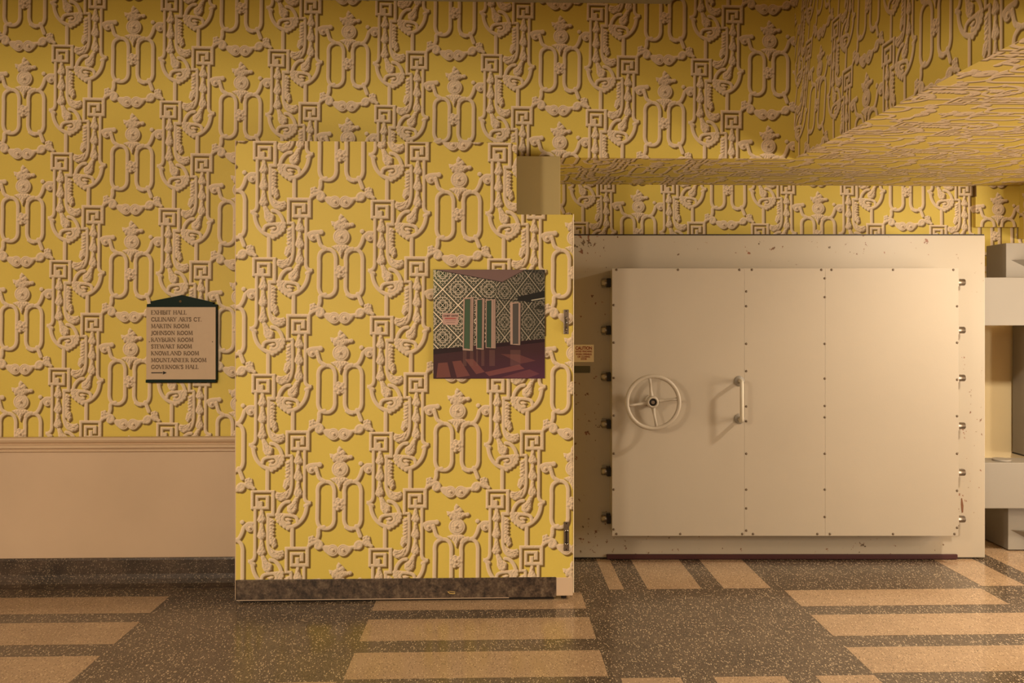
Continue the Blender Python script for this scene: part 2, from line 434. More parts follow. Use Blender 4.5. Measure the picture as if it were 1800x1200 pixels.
def terrazzo(name, base, dark, chip, amt, scale=70, rough=.16, spec=.5, stretch=(1, 1, 1)):
    a = N(name); v = a.coord('Object', stretch)
    n1 = a.noise(v, 5, 5, .6)
    big = a.mix(a.ramp(n1, [(.35, (0, 0, 0)), (.65, (1, 1, 1))]), base, dark)
    cur = big
    for k, (sc, th, c) in enumerate(((scale, amt, chip), (scale * 1.9, amt * .8, tuple(x * .75 for x in chip)), (scale * 1.35, amt * .9, tuple(x * .35 for x in base)))):
        vo = a.n('ShaderNodeTexVoronoi', feature='F1'); vo.inputs['Scale'].default_value = sc; vo.inputs['Randomness'].default_value = 1
        mp = a.n('ShaderNodeMapping'); mp.inputs['Location'].default_value = (k * 3.3, k * 1.7, k); mp.inputs['Rotation'].default_value = (0, 0, .6 + k)
        mp.inputs['Scale'].default_value = (1.0, .42 if k != 1 else 1.7, 1)
        a.l(v, mp.inputs[0]); a.l(mp.outputs[0], vo.inputs['Vector'])
        sep = a.n('ShaderNodeSeparateColor'); a.l(vo.outputs['Color'], sep.inputs[0])
        pick = a.math('LESS_THAN', sep.outputs[0], th)
        near = a.math('LESS_THAN', vo.outputs['Distance'], .42)
        cur = a.mix(a.math('MULTIPLY', pick, near), cur, c)
    a.bump(a.noise(v, 9, 2), .02, .002)
    m = a.set(cur, rough, spec=spec)
    rr = a.ramp(a.noise(v, 3.1, 4), [(.3, (rough * .8,) * 3), (.75, (rough * 1.7,) * 3)])
    a.l(rr, a.b.inputs['Roughness'])
    return m
TDARK = terrazzo('dark_terrazzo', (.115, .080, .053), (.078, .054, .036), (.52, .39, .25), .27, 165)
TLIGHT = terrazzo('light_terrazzo', (.40, .265, .155), (.345, .225, .13), (.60, .42, .25), .22, 170)
TBASE = terrazzo('dark_base_terrazzo', (.080, .050, .032), (.032, .020, .013), (.24, .175, .11), .26, 130, .45)

def mottled(name):
    a = N(name); v = a.coord()
    big = a.noise(v, 34, 6, .75)
    c = a.ramp(big, [(.36, (.018, .011, .008)), (.50, (.075, .047, .030)), (.62, (.15, .105, .066)), (.72, (.23, .17, .11))])
    a.bump(big, .2, .002)
    return a.set(c, .45)
VINYL = mottled('mottled_vinyl')
def steel_paint():
    """grey-beige enamel on steel, chipped near the rims"""
    a = N('grey_beige_enamel'); v = a.coord()
    base = a.ramp(a.noise(v, 1.3, 4), [(.3, (.35, .29, .212)), (.7, (.375, .31, .228))])
    fine = a.noise(v, 26, 4, .62)
    broad = a.noise(v, 3.0, 2)
    sx = a.n('ShaderNodeSeparateXYZ'); a.l(v, sx.inputs[0])
    # wear grows towards the outer rim of the slab (local x +-1.28, z 0..2.02)
    ex = a.math('SUBTRACT', a.math('ABSOLUTE', sx.outputs[0]), 1.02)
    ez = a.math('SUBTRACT', a.math('ABSOLUTE', a.math('SUBTRACT', sx.outputs[2], 1.0)), .83)
    rim = a.math('MULTIPLY', a.math('MAXIMUM', ex, ez), .5)
    rim = a.math('MINIMUM', a.math('MAXIMUM', rim, -.12), .045)
    w1 = a.math('ADD', a.math('ADD', fine, rim), a.math('MULTIPLY', a.math('SUBTRACT', broad, .5), .22))
    # a cluster of chips at the upper corner by the opening edge and a small one below it
    dx = a.math('ADD', sx.outputs[0], 1.15); dz = a.math('SUBTRACT', sx.outputs[2], 1.97)
    near = a.math('SUBTRACT', .17, a.math('SQRT', a.math('ADD', a.math('MULTIPLY', dx, dx), a.math('MULTIPLY', a.math('MULTIPLY', dz, dz), 3.0))))
    w1 = a.math('ADD', w1, a.math('MULTIPLY', a.math('MAXIMUM', near, 0.0), .75))
    dx2 = a.math('ADD', sx.outputs[0], 1.10); dz2 = a.math('SUBTRACT', sx.outputs[2], .16)
    near2 = a.math('SUBTRACT', .15, a.math('SQRT', a.math('ADD', a.math('MULTIPLY', dx2, dx2), a.math('MULTIPLY', dz2, dz2))))
    w1 = a.math('ADD', w1, a.math('MULTIPLY', a.math('MAXIMUM', near2, 0.0), .7))
    chip = a.math('GREATER_THAN', w1, .70)
    rustc = a.ramp(a.noise(v, 14, 2), [(.4, (.10, .062, .03)), (.62, (.20, .075, .035))])
    c = a.mix(chip, base, rustc)
    a.bump(a.noise(v, 230, 3), .16, .0008)
    return a.set(c, .42, spec=.45)
ENAMEL = steel_paint()
PLATE = paint('plate_enamel', (.37, .305, .227), .4, .03, .2)
HANDLE = paint('handle_enamel', (.50, .43, .32), .35)
GREY = paint('grey_enamel', (.245, .21, .165), .5, .05)
STEEL = metal('worn_steel', (.30, .25, .20), .38)
CHROME = metal('chrome', (.62, .56, .48), .15)
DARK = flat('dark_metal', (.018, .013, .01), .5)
RUBBER = flat('dark_red_rubber', (.05, .012, .010), .6)
GREEN = flat('dark_green_enamel', (.004, .016, .010), .5, .12)
SIGNC = flat('sign_cream', (.56, .41, .27), .5)
INK = flat('brown_ink', (.16, .10, .055), .6)
BLACK = flat('black_ink', (.015, .012, .01), .6)
RED = flat('red_ink', (.33, .04, .02), .6)
WHITEP = flat('white_card', (.90, .76, .55), .5)

# ---------------------------------------------------------------- wallpaper surfaces
def fitter(pts, uvs, ext=False):
    """least squares map from surface coordinates to pattern units"""
    A = np.array([[a, b, 1] + ([a * b] if ext else []) for a, b in pts]); B = np.array(uvs, float)
    K, *_ = np.linalg.lstsq(A, B, rcond=None)
    def f(a, b):
        r = np.array([a, b, 1] + ([a * b] if ext else [])) @ K
        return ((r[0] + 103) / 412.0, 1 - (r[1] + 70) / 205.0)
    return f
def uv_map(o, f, faces=None):
    me = o.data
    uv = me.uv_layers.new(name='UVMap') if not me.uv_layers else me.uv_layers[0]
    for p in me.polygons:
        for li in p.loop_indices:
            co = me.vertices[me.loops[li].vertex_index].co
            uv.data[li].uv = f(co, p.normal)
def panel_uv(f):
    return lambda co, n: f(co.x, co.z)
# ---------------------------------------------------------------- room shell
YW = 4.835                          # front face of the wallpapered wall
YB = 5.80                           # wall at the back of the recess
ZSOF = (EYE + (onY(1200, 278, YW).z - EYE))
XC = onY(1397, 200, YW).x           # corner where the upper wall turns towards the viewer
XJ = onY(985, 330, YW - .06).x      # end of the wall by the recess
ZTOP = onY(1177, 7, YW).z
XTOP = onY(1177, 7, YW).x
XR = onY(1787, 360, YB).x
def quad(name, pts, mat, uvf=None, cuts=0):
    bm = bmesh.new(); bm.faces.new([bm.verts.new(p) for p in pts])
    if cuts: bmesh.ops.subdivide_edges(bm, edges=bm.edges[:], cuts=cuts, use_grid_fill=True)
    me = bpy.data.meshes.new(name); bm.to_mesh(me); bm.free()
    o = put(name, me, None, mat)
    if uvf: uv_map(o, uvf)
    return struct(o)
def wall_pts(L, Y): return [((lambda v: (v.x, v.z))(onY(x, y, Y))) for x, y in L]
fW = fitter(wall_pts([(39, 142), (39, 328.5), (233, 50.5), (233, 237), (233, 424), (426, 144), (614, 52.5), (982, 253), (1169, 164), (1353, 73), (1347, 258)], YW),
            [(0, 0), (0, 205), (206, -102.5), (206, 102.5), (206, 307.5), (412, 0), (618, -102.5), (1030, 102.5), (1236, 0), (1442, -102.5), (1442, 102.5)])
# lower left wall (down to the rail) and the upper wall that runs on over the recess: one wallpapered sheet with thickness
bm = bmesh.new()
ZR = onY(200, 769, YW).z
XL = -4.6
box(bm, XL, YW, 0, XJ - .02, YW + .16, 3.6)
box(bm, XJ - .02, YW, ZSOF + .0005, XC + .12, YW + .16, 3.6)
wl = struct(build('wall_left', bm, WALLP)); uv_map(wl, lambda co, n: fW(co.x, co.z))
bm = bmesh.new(); box(bm, XL, YW - .006, .0, XJ - .02, YW + .001, ZR - .02, 0)
struct(build('wall_wainscot', bm, CREAM))
# chair rail: three beads
zt, zb = onY(200, 768, YW - .03).z, onY(200, 795, YW - .03).z
h = zt - zb
prof = [(0, 1.0), (.030, 1.0), (.038, .95), (.038, .84), (.030, .70), (.020, .62), (.012, .56), (.012, .52), (.028, .50), (.036, .43), (.036, .33), (.028, .26), (.012, .22), (.012, .17), (.020, .15), (.022, .08), (.014, .02), (0, 0)]
bm = bmesh.new()
XRAIL = -1.30
prism(bm, prof, lambda d, t: (XL, YW - .004 - d, zb + t * h), lambda d, t: (XRAIL, YW - .004 - d, zb + t * h))
struct(build('trim_1', bm, RAIL))
# terrazzo base, coved into the floor
zb = onY(200, 981, YW - .02).z
bm = bmesh.new()
cove = [(0, zb), (.014, zb), (.018, zb - .01), (.018, .06), (.024, .035), (.040, .014), (.065, .004), (.09, .001), (.09, 0), (0, 0)]
prism(bm, cove, lambda d, t: (XL, YW - .004 - d, t), lambda d, t: (XJ - .03, YW - .004 - d, t))
struct(build('baseboard_left', bm, TBASE))
# post that closes the end of the wall at the recess
p0 = onY(908, 280, YW - .06); p1 = onY(985, 281, YW - .06)
bm = bmesh.new(); box(bm, p0.x - .15, YW - .06, 0.002, p1.x, YB, ZSOF - .004, .003)
struct(build('trim_2', bm, TAN))

# side wall coming towards the viewer above the soffit
def ptsX(L, X): return [((lambda v: (v.y, v.z))(onX(x, y, X))) for x, y in L]
fS = fitter(ptsX([(1522, 151), (1485, 142), (1566, 85), (1445, 72), (1655, 82), (1632, 122), (1421, 122)], XC),
            [(0, 0), (-73, -49), (73, -49), (-133, -151.5), (206, -2), (206 - 40, 30), (-206, -102.5)], True)
# continue the print over the corner without a gap in colour
o = quad('wall_side', [(XC, YW, ZSOF - .0005), (XC, 1.0, ZSOF - .0005), (XC, 1.0, 3.6), (XC, YW, 3.6)], WALLP, None, 24)
sc_v = 1.0 / .003
def side_uv(co, n):
    d = YW - co.y                                      # distance from the corner
    U, V = fW(XC, co.z)
    t = co.z - ZSOF
    # near the corner the sheet is pulled to the left with height
    pull = .45 * max(0, t - .1) ** 1.2 * math.exp(-d / .5)
    return (SIDE_U0 + (d - pull) / (.003 * 412), SIDE_V0 + co.z / (.003 * 205))
v = onX(1522, 151, XC)
SIDE_U0 = 103 / 412 - (YW - v.y) / (.003 * 412); SIDE_V0 = 1 - 70 / 205 - (v.z - .062) / (.003 * 205)
uv_map(o, side_uv)
# soffit over the recess and on to the right
def soffit(name, P, uvf):
    bm = bmesh.new(); prism(bm, P, lambda x, y: (x, y, ZSOF), lambda x, y: (x, y, ZSOF + .02))
    o = struct(build(name, bm, WALLP)); uv_map(o, uvf)
XS = XC - .42
soffit('ceiling_recess', [(XJ - .1, YW + .001), (XS, YW + .001), (XS, YB), (XJ - .1, YB)], lambda co, n: fW(co.x, ZSOF - (co.y - YW)))
soffit('ceiling_soffit', [(XS, YW + .001), (XC + .001, YW + .001), (XC + .001, -3.9), (6.0, -3.9), (6.0, YB), (XS, YB)],
       lambda co, n: ((co.y - .35) / (.003 * 412), -(co.x + co.y * .06) / (.003 * 205)))
# back wall of the recess
fB = fitter(wall_pts([(1123, 364), (1435, 367), (1751, 370), (1123, 517)], YB), [(0, 0), (412, 0), (824, 0), (0, 205)])
bm = bmesh.new(); box(bm, XJ, YB, 0, 6.0, YB + .15, ZSOF)
wb = struct(build('wall_back', bm, WALLP)); uv_map(wb, lambda co, n: fB(co.x, co.z))
zc_ = onY(1750, 480, YB).z
bm = bmesh.new(); box(bm, XJ + .01, YB - .012, 0, 5.9, YB + .01, zc_)
struct(build('wall_tunnel', bm, LITCREAM))
# boxed lintel over the hinges
a = onY(1715, 330, YB - .03); b = onY(1787, 399, YB - .03)
bm = bmesh.new(); box(bm, a.x, YB - .03, b.z, b.x + .02, YB + .01, ZSOF - .001)
vb = struct(build('trim_3', bm, WALLP)); uv_map(vb, lambda co, n: fB(co.x, co.z))
bm = bmesh.new(); box(bm, XR, YB - .35, onY(1790, 420, YB).z, XR + .2, YB - .001, ZSOF - .001)
wr = struct(build('wall_right', bm, WALLP)); uv_map(wr, lambda co, n: fB(co.x - co.y + .5, co.z))
# ceilings
bm = bmesh.new(); box(bm, XL, -3.9, ZSOF, XC, 2.35, ZSOF + .1)
struct(build('ceiling_low', bm, CEIL))
bm = bmesh.new(); box(bm, XL, 2.35, ZTOP, XTOP, YW, ZTOP + .29)
box(bm, XTOP, 2.35, 3.58, XC, YW, 3.6); box(bm, XL, 2.33, ZSOF, XC, 2.35, 3.6)
struct(build('ceiling', bm, CEIL))
# the room behind the viewer
bm = bmesh.new(); box(bm, XL, -4.0, 0, 6.0, -3.9, ZSOF + .1); struct(build('wall_front', bm, CREAM))
bm = bmesh.new(); box(bm, XL - .1, -4.0, 0, XL, YW + .16, 3.6); struct(build('wall_far_left', bm, CREAM))
bm = bmesh.new(); box(bm, 6.0, -4.0, 0, 6.1, YB + .15, ZSOF + .02); struct(build('wall_far_right', bm, LITCREAM))

# ---------------------------------------------------------------- floor: dark terrazzo with pale inlaid bars
bm = bmesh.new()
box(bm, XL, -4.0, -.05, 6.1, YB + .2, 0.0, mi=0)
def inlay(x0, y0, x1, y1):
    z = .0006
    f = bm.faces.new([bm.verts.new(p) for p in ((x0, y0, z), (x1, y0, z), (x1, y1, z), (x0, y1, z))]); f.material_index = 1
P0X, P0Y, PT = -.63, 3.51, 1.115
for i in range(-4, 5):
    for j in range(-7, 2):
        x = P0X + i * PT + (.02 if i == 1 else 0); y = P0Y + j * PT
        horiz = (i % 2 == 0 and j % 2 == 0); vert = (i % 2 == 1 and j % 2 == 1)
        if i <= 1 and j == 1: continue
        if horiz:
            for a_, b_ in ((.01, .29), (.425, .71), (.835, 1.095)): inlay(x + .01, y + a_, x + PT, y + b_)
        if vert:
            for a_, b_ in ((.03, .28), (.42, .72), (.85, 1.10)): inlay(x + a_, y + .02, x + b_, y + PT - .01)
for a_, b_ in ((.645, .728), (.86, 1.16), (1.285, 1.55)): inlay(a_, 4.645, b_, 5.60)
fl = build('floor', bm, [TDARK, TLIGHT]); struct(fl)

# ---------------------------------------------------------------- wallpapered panel door that hides the blast door
YP = 4.49
pa = onY(415, 247, YP); pb = onY(1007, 1055, YP)
PX0, PX1 = onY(414.5, 650, YP).x, onY(1007.5, 650, YP).x
PZT = onY(600, 248.5, YP).z
NX, NZ = onY(908, 376, YP).x, onY(950, 377, YP).z
ZBASE = onY(600, 1018, YP).z; ZBOT = onY(600, 1052, YP).z
XB = onY(977, 1030, YP).x
door = empty('panel_door', ((PX0 + PX1) / 2, YP + .04, 0)); tag(door, 'tall wallpapered panel door standing open over the left edge of the vault door', 'door')
off = Vector((-door.location.x, -door.location.y, 0))
def shift(bm): bmesh.ops.translate(bm, verts=bm.verts, vec=off); return bm
T_ = .045
bm = bmesh.new()
pl = [(PX0, ZBASE), (PX1, ZBASE), (PX1, NZ), (NX, NZ), (NX, PZT), (PX0, PZT)]
prism(bm, pl, lambda x, z: (x, YP, z), lambda x, z: (x, YP + T_, z))
o = build('papered_board', shift(bm), WALLP, door)
fP = fitter(wall_pts([(599.6, 417), (596.5, 825.6), (806, 317), (803.4, 722.3), (802.7, 927)], YP), [(0, 0), (0, 410), (206, -102.5), (206, 307.5), (206, 512.5)])
uv_map(o, lambda co, n: fP(co.x - off.x, co.z))
# bare painted margins of the board: left and right edge strips
bm = bmesh.new(); box(bm, PX0 - .004, YP - .002, ZBOT, PX0, YP + T_, PZT + .003, .001)
build('edge_strip', shift(bm), CREAM, door)
bm = bmesh.new(); box(bm, PX1, YP - .002, ZBOT + .02, PX1 + .004, YP + T_, NZ + .003, .001)
build('edge_strip', shift(bm), WHITEP, door)
bm = bmesh.new(); box(bm, PX0 + .004, YP - .006, ZBOT, XB, YP + T_, ZBASE + .003, .002)
build('base_strip', shift(bm), VINYL, door)
bm = bmesh.new(); box(bm, PX0 + .004, YP - .005, ZBOT - .004, XB - .25, YP + .01, ZBOT, .001)
build('bottom_rail', shift(bm), CREAM, door)
bm = bmesh.new(); box(bm, XB + .002, YP - .004, ZBOT + .006, PX1 - .002, YP + T_, ZBASE, .002)
build('corner_block', shift(bm), CREAM, door)
bm = bmesh.new(); box(bm, onY(904, 1050, YP).x, YP + .02, 0.001, onY(913, 1050, YP).x, YP + T_ - .005, ZBOT, .002)
build('foot', shift(bm), DARK, door)
bm = bmesh.new(); box(bm, onY(987, 1050, YP).x, YP + .015, 0.001, onY(996, 1050, YP).x, YP + T_ - .005, ZBOT + .01, .002)
build('foot', shift(bm), DARK, door)
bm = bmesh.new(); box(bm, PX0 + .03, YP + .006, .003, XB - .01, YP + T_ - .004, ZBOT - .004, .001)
build('gap_shade_bar', shift(bm), DARK, door)  # dark bar set back in the gap, stands in for the shade under the door
# tear in the base strip that shows pale wood
def on_door(x, y, d=0): v = onY(x, y, YP); return (v.x + off.x, YP - d + off.y, v.z)
bm = bmesh.new()
tube(bm, [on_door(x, y, .007) for x, y in ((787, 1038.5), (790, 1041.5), (796, 1042.5), (800, 1042))], .0022, 8)
tube(bm, [on_door(x, y, .007) for x, y in ((789, 1038), (795, 1039), (800, 1039.5))], .0014, 8)
build('splinter', bm, flat('bare_wood', (.62, .42, .13)), door)
# two flush bolts near the right edge
for x0, y0, x1, y1, open_ in ((990.6, 544, 999.6, 587, True), (990.8, 916.5, 1000.4, 968, False)):
    p = onY(x0, y1, YP); q = onY(x1, y0, YP)
    cx, cz, hw, hh = (p.x + q.x) / 2 + off.x, (p.z + q.z) / 2, (q.x - p.x) / 2, (q.z - p.z) / 2
    yf = YP + off.y
    bm = bmesh.new(); box(bm, cx - hw, yf - .003, cz - hh, cx + hw, yf, cz + hh, .0012)
    pl_ = build('flush_bolt', bm, STEEL, door)
    bm = bmesh.new()
    z0, z1 = (cz - hh * .62, cz + hh * .30) if open_ else (cz - hh * .45, cz + hh * .35)
    cyl(bm, (cx, yf - .0032, z0), (cx, yf - .0045, z0), hw * .55, seg=18); cyl(bm, (cx, yf - .0032, z1), (cx, yf - .0045, z1), hw * .55, seg=18)
    box(bm, cx - hw * .3, yf - .0042, z0, cx + hw * .3, yf - .0032, z1)
    build('slot', bm, DARK, pl_)
    bm = bmesh.new()
    if open_:
        tube(bm, [(cx + hw * .1, yf - .005, z1), (cx + hw * .15, yf - .016, (z0 + z1) / 2), (cx, yf - .009, z0 + hw * .4)], [hw * .34, hw * .24, hw * .2], 12)
        bmesh.ops.create_uvsphere(bm, u_segments=14, v_segments=8, radius=hw * .42, matrix=Matrix.Translation((cx, yf - .008, z1)))
        bmesh.ops.create_uvsphere(bm, u_segments=14, v_segments=8, radius=hw * .38, matrix=Matrix.Translation((cx, yf - .008, z0)))
    else:
        for zz in (z0, z1):
            ring = [(cx + hw * .52 * math.cos(t), yf - .006, zz + hw * .52 * math.sin(t)) for t in np.linspace(math.pi * (1 if zz == z0 else 0), math.pi * (2 if zz == z0 else 1), 9)]
            tube(bm, ring, hw * .13, 8)
    build('lever', bm, CHROME, pl_)
    bm = bmesh.new()
    for zz in (cz + hh * .88, cz - hh * .88):
        cyl(bm, (cx, yf - .002, zz), (cx, yf - .0042, zz), hw * .26, seg=12)
    build('screw', bm, DARK, pl_)

# ---------------------------------------------------------------- print of the lobby, fixed to the panel door
# strokes of capital letters, unit box 1 high, given as (polyline, thick?) lists; width last
LET = {
 'A': ([([(0, 0), (.36, 1)], 0), ([(.36, 1), (.74, 0)], 1), ([(.13, .36), (.6, .36)], 0)], .74),
 'B': ([([(.08, 0), (.08, 1)], 1), ([(.08, 1), (.34, 1), (.46, .9), (.46, .65), (.34, .54), (.08, .54)], 0), ([(.34, .54), (.52, .42), (.52, .12), (.36, 0), (.08, 0)], 1)], .58),
 'C': ([([(.68, .8), (.55, .96), (.36, 1), (.15, .88), (.04, .5), (.15, .12), (.38, 0), (.56, .04), (.68, .2)], 1)], .72),
 'D': ([([(.08, 0), (.08, 1)], 1), ([(.08, 1), (.36, 1), (.58, .84), (.66, .5), (.58, .16), (.36, 0), (.08, 0)], 1)], .72),
 'E': ([([(.08, 0), (.08, 1)], 1), ([(.08, 1), (.5, 1)], 0), ([(.08, .52), (.42, .52)], 0), ([(.08, 0), (.52, 0)], 0)], .56),
 'F': ([([(.08, 0), (.08, 1)], 1), ([(.08, 1), (.5, 1)], 0), ([(.08, .52), (.42, .52)], 0)], .52),
 'G': ([([(.68, .8), (.55, .96), (.36, 1), (.15, .88), (.04, .5), (.15, .12), (.38, 0), (.6, .06), (.66, .12), (.66, .42)], 1), ([(.5, .42), (.74, .42)], 0)], .76),
 'H': ([([(.08, 0), (.08, 1)], 1), ([(.62, 0), (.62, 1)], 1), ([(.08, .52), (.62, .52)], 0)], .70),
 'I': ([([(.1, 0), (.1, 1)], 1)], .20),
 'J': ([([(.2, 1), (.2, .1), (.12, -.12), (0, -.16)], 1)], .28),
 'K': ([([(.08, 0), (.08, 1)], 1), ([(.56, 1), (.1, .5)], 0), ([(.22, .6), (.64, 0)], 1)], .66),
 'L': ([([(.08, 0), (.08, 1)], 1), ([(.08, 0), (.5, 0), (.52, .14)], 0)], .54),
 'M': ([([(.08, 0), (.12, 1)], 0), ([(.12, 1), (.42, .1)], 1), ([(.42, .1), (.74, 1)], 0), ([(.74, 1), (.8, 0)], 1)], .88),
 'N': ([([(.08, 0), (.08, 1)], 0), ([(.08, 1), (.64, .02)], 1), ([(.64, .02), (.64, 1)], 0)], .72),
 'O': ([([(.38, 1), (.16, .88), (.04, .5), (.16, .12), (.38, 0)], 1), ([(.38, 0), (.6, .12), (.72, .5), (.6, .88), (.38, 1)], 1)], .76),
 'P': ([([(.08, 0), (.08, 1)], 1), ([(.08, 1), (.36, 1), (.5, .88), (.5, .6), (.36, .48), (.08, .48)], 0)], .54),
 'R': ([([(.08, 0), (.08, 1)], 1), ([(.08, 1), (.34, 1), (.48, .9), (.48, .62), (.34, .52), (.08, .52)], 0), ([(.3, .52), (.6, 0)], 1)], .60),
 'S': ([([(.42, .82), (.34, .98), (.16, 1), (.05, .86), (.08, .66), (.36, .42), (.44, .22), (.36, .04), (.16, 0), (.04, .16)], 1)], .48),
 'T': ([([(.32, 0), (.32, 1)], 1), ([(.0, .86), (.03, 1), (.62, 1), (.64, .86)], 0)], .64),
 'U': ([([(.08, 1), (.08, .3), (.16, .06), (.36, 0), (.54, .08), (.6, .3)], 1), ([(.6, .3), (.6, 1)], 0)], .68),
 'V': ([([(0, 1), (.34, 0)], 1), ([(.34, 0), (.68, 1)], 0)], .68),
 'W': ([([(0, 1), (.28, 0)], 1), ([(.28, 0), (.52, .95)], 0), ([(.52, .95), (.78, 0)], 1), ([(.78, 0), (1.04, 1)], 0)], 1.04),
 'X': ([([(.04, 1), (.62, 0)], 1), ([(.6, 1), (.02, 0)], 0)], .66),
 'Y': ([([(0, 1), (.32, .48)], 1), ([(.64, 1), (.32, .48)], 0), ([(.32, .48), (.32, 0)], 1)], .64),
 '.': ([([(.08, .02), (.08, .06)], 1)], .2), "'": ([([(.08, .8), (.08, 1)], 1)], .18), ' ': ([], .34)}
def word_width(s, gap=.12): return sum(LET[c][1] + gap for c in s) - gap

def paint_poster():
    Wp, Hp = 982, 956
    X, Y = np.meshgrid(np.arange(Wp) + 108.5, np.arange(Hp) + 115.5)
    A = np.zeros((Hp, Wp, 3))
    rng = np.random.default_rng(7)
    def inside(P):
        ins = np.zeros(X.shape, bool); n = len(P)
        for k in range(n):
            (ax, ay), (bx, by) = P[k], P[(k + 1) % n]
            if ay == by: continue
            ins ^= ((ay > Y) != (by > Y)) & (X < (bx - ax) * (Y - ay) / (by - ay) + ax)
        return ins
    def fill(P, c, a=1.0):
        m = inside(P); A[m] = A[m] * (1 - a) + np.array(c) * a
    def line(p, q, wd, c):
        (ax, ay), (bx, by) = p, q; dx, dy = bx - ax, by - ay; L = dx * dx + dy * dy + 1e-9
        t = np.clip(((X - ax) * dx + (Y - ay) * dy) / L, 0, 1); d = np.hypot(X - ax - t * dx, Y - ay - t * dy)
        m = np.clip(wd - d + .5, 0, 1)[..., None]; A[:] = A * (1 - m) + np.array(c) * m
    cream = np.array((.56, .47, .36)); green = np.array((.014, .022, .010))
    def lattice(m, P, ox, oy, sx, sy, tone):
        u = ((X - ox) / sx + (Y - oy) / sy) * .5; v = ((X - ox) / sx - (Y - oy) / sy) * .5
        fu, fv = u - np.round(u), v - np.round(v)
        band = np.minimum(abs(fu), abs(fv)) < .028
        gap = np.minimum(abs(fu), abs(fv)) < .055
        cu, cv = u - np.floor(u) - .5, v - np.floor(v) - .5
        r = np.hypot(cu, cv)
        fine = (abs(np.sin(u * math.pi * 7)) < .26) | (abs(np.sin(v * math.pi * 7)) < .26) | (abs(np.sin((u + v) * math.pi * 7)) < .2) 
        ring = (abs(r - .22) < .022) | (abs(r - .36) < .02)
        sq = (abs(abs(cu) + abs(cv) - .2) < .02) | ((abs(cu) < .018) & (abs(cv) < .2)) | ((abs(cv) < .018) & (abs(cu) < .2))
        on = band | ring | (sq & (r < .24)) | (fine & (r > .23) & ~gap)
        val = np.where(on[..., None], cream * np.where(band, 1.2, .8)[..., None], green) * tone[..., None]
        A[m] = val[m]
    tone = .55 + .75 * np.clip(1 - (X - 108) / 900, 0, 1) * (1 - .3 * np.clip((Y - 400) / 400, 0, 1))
    m = inside([(108, 110), (760, 110), (760, 760), (660, 790), (370, 815), (108, 822)]); lattice(m, None, 190, 288, 136, 140, tone)
    m = inside([(660, 110), (1095, 110), (1095, 730), (660, 790)]); lattice(m, None, 735, 440, 105, 135, tone * .85)
    g = inside([(108, 110), (330, 110), (108, 420)]); A[g] += np.array((.03, .06, .015)) * np.clip(1 - ((X - 108) / 220 + (Y - 115) / 300), 0, 1)[g][:, None]
    fill([(108, 113), (910, 113), (910, 122), (716, 224), (700, 222)], (.19, .115, .105))
    line((108, 114), (712, 224), 3, (.05, .03, .03)); line((716, 224), (905, 122), 3, (.06, .04, .03))
    fill([(900, 115), (1092, 115), (1092, 160), (905, 130)], (.02, .018, .02), .6)
    fill([(850, 352), (1092, 298), (1092, 372), (960, 402), (850, 384)], (.018, .016, .014))
    line((975, 384), (1092, 364), 5, (.42, .38, .28))
    fill([(1030, 425), (1092, 440), (1092, 470), (990, 460)], (.02, .018, .012), .8)
    line((520, 360), (700, 374), 3, (.01, .01, .01)); line((700, 374), (880, 388), 3, (.01, .01, .01))
    # floor
    fill([(108, 812), (370, 792), (660, 760), (1092, 722), (1092, 1075), (108, 1075)], (.055, .022, .026))
    fill([(108, 812), (370, 792), (370, 830), (108, 860)], (.018, .010, .012), .8); fill([(655, 762), (1092, 724), (1092, 752), (655, 795)], (.018, .008, .012), .85)
    pk = (.19, .068, .055)
    for P in ([(150, 935), (232, 928), (262, 1058), (135, 1062)], [(275, 920), (350, 912), (430, 1045), (315, 1062)], [(385, 900), (460, 900), (560, 1012), (485, 1032)],
              [(560, 1015), (862, 948), (910, 985), (598, 1050)], [(700, 1062), (955, 990), (1045, 1030), (940, 1066)], [(700, 855), (880, 940), (1010, 915), (860, 860)]):
        fill(P, pk, .85 if P[0][0] < 690 else .5)
    for x0, x1 in ((368, 400), (430, 460), (485, 500), (530, 556), (600, 650), (785, 875)):
        fill([(x0, 820), (x1, 820), (x1, 960), (x0, 960)], (.20, .10, .08), .35)
    gl = np.clip((Y - 820) / 260, 0, 1) * np.clip((X - 108) / 900, 0, 1); A[Y > 815] += (np.array((.035, .006, .035)) * gl[..., None])[Y > 815]
    # folding screens in the picture
    fr = (.44, .30, .24)
    for out, inn, cs in (([(372, 362), (462, 358), (457, 828), (366, 822)], [(386, 376), (432, 372), (428, 812), (378, 806)], (.060, .105, .060)),
                         ([(480, 378), (560, 368), (552, 818), (485, 812)], [(496, 384), (535, 379), (532, 804), (494, 802)], (.040, .085, .048)),
                         ([(568, 378), (655, 375), (655, 806), (568, 802)], [(578, 390), (618, 385), (616, 800), (576, 796)], (.036, .070, .042)),
                         ([(783, 400), (876, 405), (872, 778), (785, 772)], [(808, 416), (855, 412), (856, 766), (808, 768)], (.085, .075, .068))):
        fill([(p[0] + 6, p[1] + 4) for p in out], (.015, .012, .01)); fill(out, fr); fill(inn, cs)
        e = out[1][0] - 12; line((e - 8, out[1][1] + 6), (e - 10, out[2][1] - 6), 2, (.12, .07, .06)); line((e + 6, out[1][1] + 4), (e + 3, out[2][1] - 3), 1.5, (.16, .10, .09))
        line(inn[0], inn[3], 1.5, (.02, .02, .015)); line(inn[0], inn[1], 1.5, (.02, .02, .015)); line(inn[1], inn[2], 1.5, (.02, .02, .015))
    # the little sign in the picture
    fill([(185, 508), (200, 497), (322, 500), (332, 512), (326, 592), (312, 602), (205, 598), (190, 588)], (.50, .32, .27))
